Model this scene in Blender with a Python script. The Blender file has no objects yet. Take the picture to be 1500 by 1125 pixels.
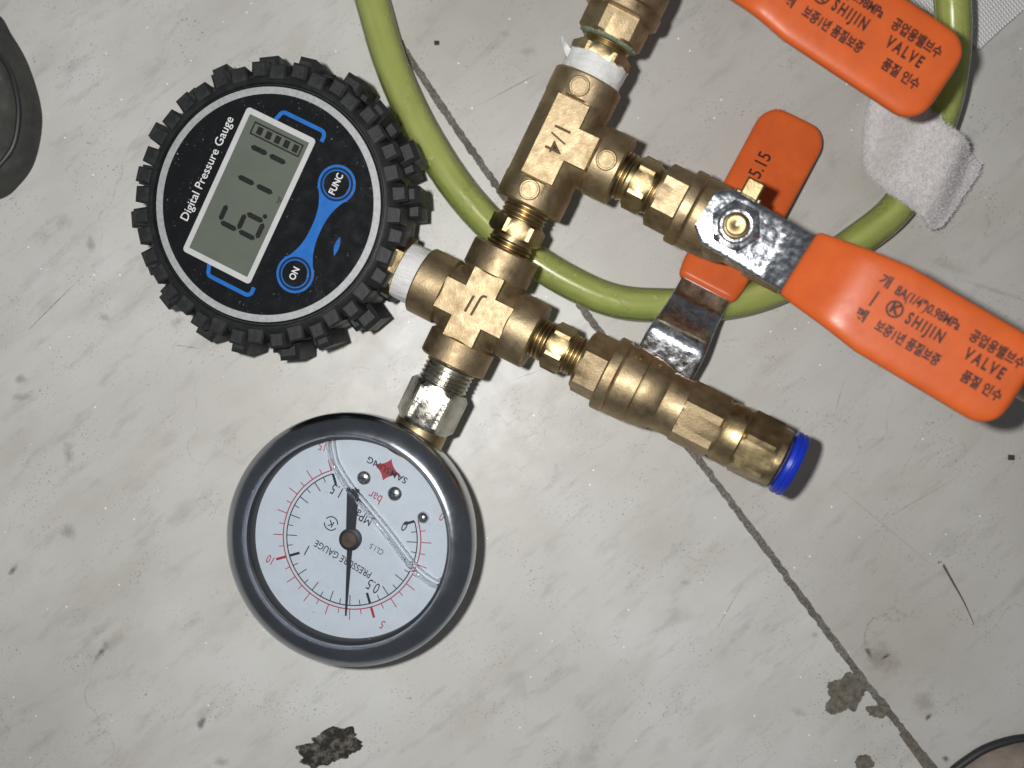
import bpy, bmesh, math, random
from mathutils import Matrix, Vector, noise as mnoise

random.seed(7)
MM = 0.001
C = bpy.context.scene.collection
sc = bpy.context.scene

# ------------------------------------------------------------------ camera, world, light
H, FPX = 340.0, 1720.0                      # lens height above the floor (mm), focal length in photo pixels
cam_d = bpy.data.cameras.new('camera')
cam = bpy.data.objects.new('camera', cam_d); C.objects.link(cam)
cam.location = (0, 0, H * MM)
cam_d.sensor_width = 36.0
cam_d.lens = 36.0 * FPX / 1500.0
cam_d.clip_start = 0.01; cam_d.clip_end = 50.0
cam_d.dof.use_dof = True
cam_d.dof.focus_distance = 0.318
cam_d.dof.aperture_fstop = 9.0
sc.camera = cam

w = bpy.data.worlds.new('World'); sc.world = w; w.use_nodes = True
bg = w.node_tree.nodes['Background']
bg.inputs[0].default_value = (0.90, 0.95, 1.0, 1); bg.inputs[1].default_value = 0.10

fl = bpy.data.lights.new('phone_flash', 'POINT')
fl.energy = 3.8; fl.shadow_soft_size = 0.006; fl.color = (1.0, 0.985, 0.955)
flo = bpy.data.objects.new('phone_flash', fl); C.objects.link(flo)
flo.location = (-0.032, 0.013, 0.345)

sc.view_settings.view_transform = 'Standard'; sc.view_settings.look = 'None'
sc.view_settings.exposure = 0.0; sc.view_settings.gamma = 1.0

# ------------------------------------------------------------------ geometry helpers (all in millimetres)
def P(px, py, z=0.0):
    d = (H - z) / FPX
    return Vector(((px - 750.0) * d, -(py - 562.5) * d, z))

def frame(o, ex, up=Vector((0, 0, 1))):
    ex = ex.normalized(); ez = (up - ex * up.dot(ex)).normalized(); ey = ez.cross(ex)
    m = Matrix((ex, ey, ez)).transposed().to_4x4(); m.translation = o
    return m

def axis_t(o, d, px, py):
    """distance along the line o + t d of the point that the photo shows at (px, py)"""
    e = Vector((0, 0, H)); r = (P(px, py, 0) - e).normalized(); d = d.normalized()
    w0 = o - e; b = d.dot(r)
    return (b * r.dot(w0) - d.dot(w0)) / (1 - b * b)

def link(name, me, mat=None, parent=None, M=None):
    ob = bpy.data.objects.new(name, me); C.objects.link(ob)
    if mat and not me.materials: me.materials.append(mat)
    if parent: ob.parent = parent
    if M is not None:
        m = M.copy(); m.translation = m.translation * MM
        ob.matrix_local = m
    return ob

def make_mesh(name, vs, fs, smooth=35, M=None):
    me = bpy.data.meshes.new(name)
    if M is not None: vs = [M @ Vector(v) for v in vs]
    me.from_pydata([tuple(c * MM for c in v) for v in vs], [], fs)
    bm = bmesh.new(); bm.from_mesh(me)
    bmesh.ops.remove_doubles(bm, verts=bm.verts, dist=1e-7)
    bmesh.ops.recalc_face_normals(bm, faces=bm.faces)
    bm.to_mesh(me); bm.free()
    if smooth:
        me.shade_smooth(); me.set_sharp_from_angle(angle=math.radians(smooth))
    return me

def part(name, geo, mat, parent=None, M=None, smooth=35, label=None):
    ob = link(name, make_mesh(name, geo[0], geo[1], smooth, M), mat, parent)
    if label: ob['label'] = label
    return ob

def merge(*gs):
    V, F = [], []
    for v, f in gs:
        o = len(V); V += [tuple(x) for x in v]; F += [tuple(i + o for i in q) for q in f]
    return V, F

def xf(g, M): return [tuple(M @ Vector(v)) for v in g[0]], g[1]

def revolve(prof, seg=72, rf=None, cap=True, closed=False):
    """revolve (x, r[, hex apothem]) about local x"""
    V, F = [], []; n = len(prof)
    for p in prof:
        x, r = p[0], p[1]; ap = p[2] if len(p) > 2 else None
        for k in range(seg):
            a = 2 * math.pi * k / seg; rr = r
            if ap:
                q = (a % (math.pi / 3)) - math.pi / 6
                rr = min(r, ap / math.cos(q))
            if rf: rr = rf(x, a, rr)
            V.append((x, rr * math.cos(a), rr * math.sin(a)))
    for i in range(n if closed else n - 1):
        j = (i + 1) % n
        for k in range(seg):
            k2 = (k + 1) % seg
            F.append((i * seg + k, i * seg + k2, j * seg + k2, j * seg + k))
    if cap and not closed:
        F.append(tuple(range(seg))[::-1]); F.append(tuple(range((n - 1) * seg, n * seg)))
    return V, F

TO_Z = Matrix(((0, 1, 0, 0), (0, 0, 1, 0), (1, 0, 0, 0), (0, 0, 0, 1)))       # local x -> z
TO_NY = Matrix.Rotation(-math.pi / 2, 4, 'Z')                                 # local x -> -y
def T(x, y, z): return Matrix.Translation((x, y, z))
def RZ(deg): return Matrix.Rotation(math.radians(deg), 4, 'Z')
def RX(deg): return Matrix.Rotation(math.radians(deg), 4, 'X')
def RY(deg): return Matrix.Rotation(math.radians(deg), 4, 'Y')
def revolve_z(prof, seg=72, **k): return xf(revolve(prof, seg, **k), TO_Z)

def hexprism(x0, x1, ap, ch=0.8):
    R = ap / math.cos(math.pi / 6)
    return [(x0, ap * 0.86, ap), (x0, ap * 0.99, ap), (x0 + ch, R, ap), (x1 - ch, R, ap), (x1, ap * 0.99, ap), (x1, ap * 0.86, ap)]

def thread(x0, x1, r, pitch=1.15, dep=0.45):
    out = [(x0, r - dep)]; x = x0
    while x + pitch <= x1:
        out += [(x + pitch * 0.35, r), (x + pitch * 0.5, r), (x + pitch * 0.95, r - dep)]; x += pitch
    return out + [(x1, r - dep)]

def slab(pts, z0, z1):
    n = len(pts)
    V = [(x, y, z0) for x, y in pts] + [(x, y, z1) for x, y in pts]
    F = [tuple(range(n))[::-1], tuple(range(n, 2 * n))] + [(i, (i + 1) % n, n + (i + 1) % n, n + i) for i in range(n)]
    return V, F

def ringslab(outer, inner, z0, z1):
    n = len(outer); V = []
    for pts, z in ((outer, z0), (outer, z1), (inner, z1), (inner, z0)): V += [(x, y, z) for x, y in pts]
    F = []
    for q in range(4):
        a, b = q * n, ((q + 1) % 4) * n
        for i in range(n): F.append((a + i, a + (i + 1) % n, b + (i + 1) % n, b + i))
    return V, F

def circ(r, n=64, cx=0, cy=0, a0=0, a1=360):
    full = abs(a1 - a0) >= 360
    m = n if full else n + 1
    return [(cx + r * math.cos(math.radians(a0 + (a1 - a0) * i / n)), cy + r * math.sin(math.radians(a0 + (a1 - a0) * i / n))) for i in range(m)]

def rrect(x0, y0, x1, y1, r, n=5):
    out = []
    for cx, cy, a in ((x1 - r, y1 - r, 0), (x0 + r, y1 - r, 90), (x0 + r, y0 + r, 180), (x1 - r, y0 + r, 270)):
        out += circ(r, n, cx, cy, a, a + 90)
    return out

def ribbon(path, wd, z0, z1):
    """flat stroke of width wd along a 2-D path"""
    L, R = [], []
    for i, p in enumerate(path):
        a = Vector(path[max(0, i - 1)]); b = Vector(path[min(len(path) - 1, i + 1)])
        d = (b - a).normalized(); nrm = Vector((-d.y, d.x)) * wd / 2
        L.append(tuple(Vector(p) + nrm)); R.append(tuple(Vector(p) - nrm))
    return slab(L + R[::-1], z0, z1)

def catmull(pts, sub=8):
    out = []; n = len(pts)
    for i in range(n - 1):
        p0, p1, p2, p3 = (Vector(pts[max(0, min(n - 1, i + k))]) for k in (-1, 0, 1, 2))
        for s in range(sub):
            t = s / sub
            out.append(0.5 * ((2 * p1) + (p2 - p0) * t + (2 * p0 - 5 * p1 + 4 * p2 - p3) * t * t + (3 * p1 - p0 - 3 * p2 + p3) * t ** 3))
    out.append(Vector(pts[-1])); return out

def tube(path, r, seg=20, rfun=None, cap=True):
    V, F = [], []; n = len(path); up = Vector((0, 0, 1))
    for i, p in enumerate(path):
        d = (path[min(n - 1, i + 1)] - path[max(0, i - 1)]).normalized()
        s = d.cross(up)
        s = s.normalized() if s.length > 1e-6 else Vector((1, 0, 0))
        u = s.cross(d); rr = rfun(i / (n - 1)) if rfun else r
        for k in range(seg):
            a = 2 * math.pi * k / seg
            V.append(tuple(p + s * rr * math.cos(a) + u * rr * math.sin(a)))
    for i in range(n - 1):
        for k in range(seg):
            k2 = (k + 1) % seg; F.append((i * seg + k, i * seg + k2, (i + 1) * seg + k2, (i + 1) * seg + k))
    if cap: F += [tuple(range(seg))[::-1], tuple(range((n - 1) * seg, n * seg))]
    return V, F

def box(x0, x1, y0, y1, z0, z1, ch=0.0):
    """box whose top edges are chamfered by ch"""
    V = [(x0, y0, z0), (x1, y0, z0), (x1, y1, z0), (x0, y1, z0), (x0, y0, z1 - ch), (x1, y0, z1 - ch), (x1, y1, z1 - ch), (x0, y1, z1 - ch)]
    F = [(3, 2, 1, 0), (0, 1, 5, 4), (1, 2, 6, 5), (2, 3, 7, 6), (3, 0, 4, 7)]
    if ch:
        V += [(x0 + ch, y0 + ch, z1), (x1 - ch, y0 + ch, z1), (x1 - ch, y1 - ch, z1), (x0 + ch, y1 - ch, z1)]
        F += [(4, 5, 9, 8), (5, 6, 10, 9), (6, 7, 11, 10), (7, 4, 8, 11), (8, 9, 10, 11)]
    else: F.append((4, 5, 6, 7))
    return V, F

def text(name, body, size, M, parent, mat, bold=0.0, thick=0.04, wide=1.0, align='CENTER', space=1.0):
    cu = bpy.data.curves.new(name, 'FONT'); cu.body = body; cu.size = size; cu.resolution_u = 3
    cu.align_x = align; cu.align_y = 'CENTER'; cu.extrude = thick; cu.offset = bold; cu.space_character = space
    ob = bpy.data.objects.new('tmp', cu); C.objects.link(ob)
    bpy.context.view_layer.update()
    me = bpy.data.meshes.new_from_object(ob.evaluated_get(bpy.context.evaluated_depsgraph_get()))
    bpy.data.objects.remove(ob)
    me.name = name
    Mx = M @ Matrix.Diagonal((wide, 1, 1, 1))
    for v in me.vertices: v.co = (Mx @ v.co) * MM
    me.materials.clear()
    return link(name, me, mat, parent)

def thing(name, label, cat, M, group=None):
    o = bpy.data.objects.new(name, None); C.objects.link(o)
    o.empty_display_size = 0.01
    m = M.copy(); m.translation = m.translation * MM; o.matrix_world = m
    o['label'] = label; o['category'] = cat
    if group: o['group'] = group
    return o

def tag(o, label, cat, group=None):
    o['label'] = label; o['category'] = cat
    if group: o['group'] = group
    return o

# ------------------------------------------------------------------ materials
class NT:
    def __init__(s, name):
        s.m = bpy.data.materials.new(name); s.m.use_nodes = True; s.t = s.m.node_tree
        s.p = s.t.nodes['Principled BSDF']; s.out = s.t.nodes['Material Output']
        s.tc = s.t.nodes.new('ShaderNodeTexCoord')
    def n(s, typ, **kw):
        x = s.t.nodes.new('ShaderNode' + typ)
        for k, v in kw.items(): setattr(x, k, v)
        return x
    def l(s, a, b): s.t.links.new(a, b)
    def setp(s, **kw):
        for k, v in kw.items(): s.p.inputs[k.replace('_', ' ')].default_value = v
    def mapping(s, scale=(1, 1, 1), rot=0.0, loc=(0, 0, 0)):
        m = s.n('Mapping', vector_type='TEXTURE'); m.inputs['Scale'].default_value = tuple(1.0 / q for q in scale); m.inputs['Rotation'].default_value = (0, 0, rot)
        m.inputs['Location'].default_value = loc
        s.l(s.tc.outputs['Object'], m.inputs['Vector']); return m.outputs[0]
    def noise(s, scale, detail=4, rough=0.55, vec=None, dist=0.0):
        x = s.n('TexNoise'); x.inputs['Scale'].default_value = scale; x.inputs['Detail'].default_value = detail
        x.inputs['Roughness'].default_value = rough; x.inputs['Distortion'].default_value = dist
        s.l(vec if vec is not None else s.tc.outputs['Object'], x.inputs['Vector']); return x.outputs['Fac']
    def ramp(s, fac, a, b, va=0.0, vb=1.0):
        x = s.n('MapRange'); x.inputs['From Min'].default_value = a; x.inputs['From Max'].default_value = b
        x.inputs['To Min'].default_value = va; x.inputs['To Max'].default_value = vb
        s.l(fac, x.inputs['Value']); return x.outputs[0]
    def math(s, op, a, b=None):
        x = s.n('Math', operation=op)
        for i, q in enumerate((a, b)):
            if q is None: continue
            if isinstance(q, (int, float)): x.inputs[i].default_value = q
            else: s.l(q, x.inputs[i])
        return x.outputs[0]
    def mix(s, fac, a, b):
        x = s.n('Mix', data_type='RGBA')
        for i, q in ((0, fac), (6, a), (7, b)):
            if isinstance(q, (int, float)): x.inputs[i].default_value = q
            elif isinstance(q, tuple): x.inputs[i].default_value = (*q, 1)
            else: s.l(q, x.inputs[i])
        return x.outputs[2]
    def bump(s, h, dist_mm, strength=1.0, nrm=None):
        x = s.n('Bump'); x.inputs['Distance'].default_value = dist_mm * MM; x.inputs['Strength'].default_value = strength
        s.l(h, x.inputs['Height'])
        if nrm is not None: s.l(nrm, x.inputs['Normal'])
        return x.outputs[0]
    def col(s, c): s.l(c, s.p.inputs['Base Color'])
    def rough(s, r): s.l(r, s.p.inputs['Roughness'])
    def normal(s, q): s.l(q, s.p.inputs['Normal'])

def simple(name, base, rough, metal=0.0, spec=0.5, var=0.0, vscale=300, bump=0.0, bscale=900):
    t = NT(name); t.setp(Base_Color=(*base, 1), Roughness=rough, Metallic=metal); t.p.inputs['Specular IOR Level'].default_value = spec
    if var:
        t.col(t.mix(t.ramp(t.noise(vscale), 0.35, 0.7), base, tuple(c * (1 - var) for c in base)))
        t.rough(t.ramp(t.noise(vscale * 1.7), 0.3, 0.7, rough * 0.8, min(1, rough * 1.25)))
    if bump: t.normal(t.bump(t.noise(bscale, 3), bump))
    return t.m

def brass(name, c1, c2, c3, rlo, rhi, grain, gscale):
    t = NT(name); t.setp(Metallic=1.0)
    n1 = t.noise(170, 5, 0.6); n2 = t.noise(650, 4, 0.6); n3 = t.noise(90, 6, 0.7)
    c = t.mix(t.ramp(n1, 0.38, 0.62), c1, c2)
    c = t.mix(t.ramp(n2, 0.58, 0.75), c, c2)
    c = t.mix(t.math('MULTIPLY', t.ramp(n3, 0.58, 0.72), 0.75), c, c3)
    t.col(c); t.rough(t.ramp(t.noise(420, 4), 0.3, 0.7, rlo, rhi))
    t.normal(t.bump(t.noise(gscale, 3), grain, 1.0, t.bump(n2, grain * 1.0)))
    return t.m

M_ = {}
M_['cast'] = brass('cast_brass', (0.48, 0.375, 0.232), (0.355, 0.268, 0.158), (0.155, 0.115, 0.072), 0.44, 0.60, 0.045, 1900)
M_['machined'] = brass('machined_brass', (0.47, 0.37, 0.205), (0.32, 0.24, 0.125), (0.11, 0.078, 0.045), 0.33, 0.50, 0.03, 1700)
M_['nickel'] = brass('nickel_plate', (0.66, 0.64, 0.58), (0.50, 0.47, 0.40), (0.12, 0.11, 0.10), 0.16, 0.38, 0.05, 1300)
M_['verdigris'] = simple('verdigris_paste', (0.30, 0.36, 0.25), 0.8, var=0.5, vscale=900, bump=0.2)

def chrome(name, base, rough, amp, scale):
    t = NT(name); t.setp(Metallic=1.0, Base_Color=(*base, 1))
    n = t.noise(scale, 5, 0.65)
    t.col(t.mix(t.ramp(n, 0.42, 0.62), base, tuple(b * 0.62 for b in base)))
    t.rough(t.ramp(t.noise(scale * 1.3, 4), 0.35, 0.7, rough, rough * 2.4))
    t.normal(t.bump(t.noise(scale * 0.8, 4), amp))
    return t.m
M_['chrome'] = chrome('chrome_plate', (0.74, 0.77, 0.83), 0.12, 0.13, 480)
def bezel_steel():
    t = NT('polished_bezel'); t.setp(Metallic=1.0)
    n = t.noise(45, 4, 0.6); sc_ = t.noise(1, 3, 0.6, t.mapping((200, 3000, 200), 0.6))
    c = t.mix(t.ramp(n, 0.35, 0.7), (0.46, 0.49, 0.54), (0.34, 0.36, 0.40)); t.col(t.mix(t.ramp(sc_, 0.68, 0.74, 0, 0.5), c, (0.85, 0.86, 0.88)))
    t.rough(t.ramp(t.noise(150, 5), 0.3, 0.7, 0.15, 0.26)); t.normal(t.bump(sc_, 0.004, 1.0, t.bump(n, 0.15)))
    return t.m
M_['bezel'] = bezel_steel()
M_['case'] = simple('stainless_case', (0.66, 0.64, 0.60), 0.34, 1.0, var=0.12, vscale=200)
M_['screw'] = chrome('screw_steel', (0.62, 0.62, 0.60), 0.18, 0.03, 500)

def rubber():
    t = NT('black_rubber'); t.setp(Roughness=0.5)
    n = t.noise(260, 6, 0.65)
    c = t.mix(t.ramp(n, 0.4, 0.75), (0.013, 0.014, 0.016), (0.028, 0.029, 0.031))
    dust = t.ramp(t.noise(700, 6, 0.75), 0.66, 0.78)
    c = t.mix(t.math('MULTIPLY', dust, 0.45), c, (0.16, 0.155, 0.145))
    t.col(c); t.rough(t.ramp(n, 0.3, 0.7, 0.42, 0.65)); t.normal(t.bump(t.noise(1200, 4), 0.06))
    return t.m
M_['rubber'] = rubber()

def panel():
    t = NT('gauge_face_film'); t.setp(Roughness=0.22); t.p.inputs['Specular IOR Level'].default_value = 0.35
    sp = t.ramp(t.noise(1500, 2), 0.65, 0.74)
    dirt_glint = t.ramp(t.noise(160, 5, 0.7), 0.5, 0.75)
    c = t.mix(t.math('MULTIPLY', sp, dirt_glint), (0.010, 0.011, 0.013), (0.5, 0.5, 0.48))  # pale specks: dust, plus small glints painted into the colour
    sc_ = t.noise(1, 3, 0.6, t.mapping((90, 2600, 1), 0.7))
    c = t.mix(t.ramp(sc_, 0.70, 0.76, 0, 0.22), c, (0.35, 0.35, 0.35))
    t.col(c); t.rough(t.ramp(t.noise(300, 5), 0.3, 0.7, 0.14, 0.34)); t.normal(t.bump(t.noise(500, 3), 0.02))
    return t.m
M_['panel'] = panel()
M_['silver'] = simple('silver_print', (0.50, 0.51, 0.52), 0.42, 0.25, var=0.22, vscale=900)
M_['lcdframe'] = simple('lcd_frame_print', (0.60, 0.60, 0.61), 0.4, var=0.10)
M_['lcd'] = simple('lcd_glass', (0.135, 0.155, 0.125), 0.24, spec=0.35, var=0.10, vscale=120)
M_['seg'] = simple('lcd_segment', (0.014, 0.016, 0.015), 0.35, var=0.3, vscale=1500)
M_['blue'] = simple('blue_print', (0.020, 0.165, 0.56), 0.3, var=0.15)
M_['navy'] = simple('navy_print', (0.008, 0.02, 0.06), 0.3)
M_['white'] = simple('white_print', (0.78, 0.78, 0.78), 0.4)
def ptfe():
    t = NT('sealing_tape'); t.setp(Roughness=0.5)
    n = t.noise(1, 5, 0.65, t.mapping((1300, 160, 160), 0.12)); m = t.noise(260, 4)
    t.col(t.mix(t.ramp(n, 0.3, 0.7), (0.66, 0.66, 0.65), (0.82, 0.82, 0.81))); t.normal(t.bump(n, 0.3, 1.0, t.bump(m, 0.5))); return t.m
M_['ptfe'] = ptfe()
M_['dial'] = simple('dial_enamel', (0.66, 0.70, 0.75), 0.45, var=0.07, vscale=200)
M_['ink'] = simple('black_ink', (0.012, 0.014, 0.02), 0.5)
M_['redink'] = simple('red_ink', (0.42, 0.03, 0.045), 0.5)
M_['gasket'] = simple('black_gasket', (0.015, 0.016, 0.018), 0.45)
M_['bronze'] = simple('bronze_pin', (0.20, 0.145, 0.115), 0.35, 0.7, var=0.2)
M_['stamp'] = simple('engraved_oxide', (0.13, 0.085, 0.045), 0.7, 0.6)  # dark oxide tone of the stamped characters
M_['print'] = simple('brown_black_print', (0.055, 0.012, 0.008), 0.5, var=0.3, vscale=900)

def orange():
    t = NT('orange_vinyl_dip'); t.p.inputs['Specular IOR Level'].default_value = 0.45
    n = t.noise(120, 4); sp = t.ramp(t.noise(1900, 2), 0.72, 0.80, 0, 0.35)
    c = t.mix(t.ramp(n, 0.3, 0.7), (0.70, 0.128, 0.024), (0.60, 0.105, 0.022))
    c = t.mix(t.math('MULTIPLY', sp, t.ramp(t.noise(200, 3), 0.5, 0.65)), c, (0.25, 0.07, 0.03))
    t.col(c); t.rough(t.ramp(t.noise(350, 4), 0.3, 0.7, 0.34, 0.46)); t.normal(t.bump(t.noise(260, 3), 0.05))
    return t.m
M_['orange'] = orange()
M_['bluering'] = simple('blue_plastic', (0.008, 0.035, 0.50), 0.34, var=0.15, vscale=400)

def hose():
    t = NT('green_vinyl_hose'); t.setp(Roughness=0.22, IOR=1.38); t.p.inputs['Transmission Weight'].default_value = 0.85
    n = t.noise(60, 4, 0.5)
    at = t.n('Attribute', attribute_name='streak')
    c = t.mix(t.ramp(n, 0.35, 0.65), (0.84, 0.88, 0.44), (0.76, 0.82, 0.36))
    c = t.mix(t.ramp(at.outputs['Fac'], 0.35, 0.9, 0, 0.6), c, (0.50, 0.60, 0.20)); t.col(t.mix(t.ramp(at.outputs['Fac'], 0.35, 0.05, 0, 0.6), c, (0.88, 0.90, 0.50)))
    t.rough(t.ramp(t.noise(120, 3), 0.3, 0.7, 0.16, 0.30)); t.normal(t.bump(t.noise(160, 3), 0.03))
    return t.m
M_['hose'] = hose()
M_['core'] = simple('hose_bore', (0.72, 0.76, 0.36), 0.35, var=0.15, vscale=60)

def felt(name, c1, c2):
    t = NT(name); t.setp(Roughness=0.95); t.p.inputs['Specular IOR Level'].default_value = 0.1
    t.p.inputs['Sheen Weight'].default_value = 0.3
    n = t.noise(700, 6, 0.7)
    t.col(t.mix(t.ramp(n, 0.35, 0.65), c1, c2)); t.normal(t.bump(n, 0.7))
    return t.m
M_['felt'] = felt('loop_felt', (0.80, 0.77, 0.775), (0.64, 0.61, 0.61))
def woven():
    t = NT('woven_tape'); t.setp(Roughness=0.8)
    v = t.mapping((1, 1, 1), math.radians(40))
    a = t.n('TexWave', wave_type='BANDS', bands_direction='X'); a.inputs['Scale'].default_value = 330; a.inputs['Distortion'].default_value = 1.2
    b = t.n('TexWave', wave_type='BANDS', bands_direction='Y'); b.inputs['Scale'].default_value = 250; b.inputs['Distortion'].default_value = 1.2
    for q in (a, b): t.l(v, q.inputs['Vector'])
    h = t.math('MULTIPLY', a.outputs['Fac'], b.outputs['Fac'])
    t.col(t.mix(t.ramp(h, 0.02, 0.35), (0.60, 0.58, 0.59), (0.88, 0.87, 0.88))); t.normal(t.bump(h, 0.35))
    return t.m
M_['woven'] = woven()
M_['darkrubber'] = simple('dark_leather', (0.06, 0.06, 0.055), 0.75, var=0.5, vscale=130, bump=0.8, bscale=220)
M_['suede'] = simple('beige_suede', (0.27, 0.225, 0.19), 0.8, var=0.35, vscale=120, bump=0.4, bscale=500)
M_['sole'] = simple('black_sole', (0.02, 0.021, 0.022), 0.5)
M_['redtrim'] = simple('dark_red_trim', (0.16, 0.015, 0.02), 0.6)
M_['paletube'] = simple('pale_air_tube', (0.42, 0.38, 0.30), 0.35, var=0.15)
M_['thread'] = simple('white_thread', (0.75, 0.74, 0.72), 0.7)
M_['straw'] = simple('dry_straw', (0.10, 0.085, 0.045), 0.8)
M_['crumb'] = simple('dark_crumb', (0.05, 0.042, 0.035), 0.9)

def clear():
    t = NT('gauge_window'); nt = t.t
    tr = t.n('BsdfTransparent'); tr.inputs[0].default_value = (0.97, 0.985, 1.0, 1)
    gl = t.n('BsdfGlossy'); gl.inputs['Roughness'].default_value = 0.06
    fr = t.n('LayerWeight'); fr.inputs['Blend'].default_value = 0.5
    ff = t.math('ADD', t.math('MULTIPLY', t.math('POWER', fr.outputs['Facing'], 5.0), 0.9), 0.04)
    d = t.n('BsdfDiffuse'); d.inputs[0].default_value = (0.5, 0.5, 0.5, 1)
    mx = t.n('MixShader'); t.l(ff, mx.inputs[0]); t.l(tr.outputs[0], mx.inputs[1]); t.l(gl.outputs[0], mx.inputs[2])
    m2 = t.n('MixShader'); sp = t.math('MULTIPLY', t.ramp(t.noise(1700, 2), 0.70, 0.76, 0, 0.7), t.ramp(t.noise(150, 3), 0.5, 0.62))
    t.l(sp, m2.inputs[0]); t.l(mx.outputs[0], m2.inputs[1]); t.l(d.outputs[0], m2.inputs[2])
    t.l(m2.outputs[0], t.out.inputs[0]); nt.nodes.remove(t.p)
    return t.m
M_['window'] = clear()
def meniscus():
    t = NT('liquid_edge')
    g = t.n('BsdfGlass'); g.inputs['IOR'].default_value = 1.5; g.inputs['Roughness'].default_value = 0.02
    tr = t.n('BsdfTransparent'); mx = t.n('MixShader'); mx.inputs[0].default_value = 0.72
    t.l(tr.outputs[0], mx.inputs[1]); t.l(g.outputs[0], mx.inputs[2]); t.l(mx.outputs[0], t.out.inputs[0]); t.t.nodes.remove(t.p)
    return t.m
M_['meniscus'] = meniscus()
def airfilm():
    t = NT('air_film')
    tr = t.n('BsdfTransparent'); tr.inputs[0].default_value = (0.90, 0.91, 0.93, 1)
    gl = t.n('BsdfGlossy'); gl.inputs['Roughness'].default_value = 0.05
    fr = t.n('LayerWeight'); fr.inputs['Blend'].default_value = 0.5
    ff = t.math('ADD', t.math('MULTIPLY', t.math('POWER', fr.outputs['Facing'], 5.0), 0.9), 0.02)
    mx = t.n('MixShader'); t.l(ff, mx.inputs[0]); t.l(tr.outputs[0], mx.inputs[1]); t.l(gl.outputs[0], mx.inputs[2])
    t.l(mx.outputs[0], t.out.inputs[0]); t.t.nodes.remove(t.p)
    return t.m
M_['air'] = airfilm()

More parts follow.
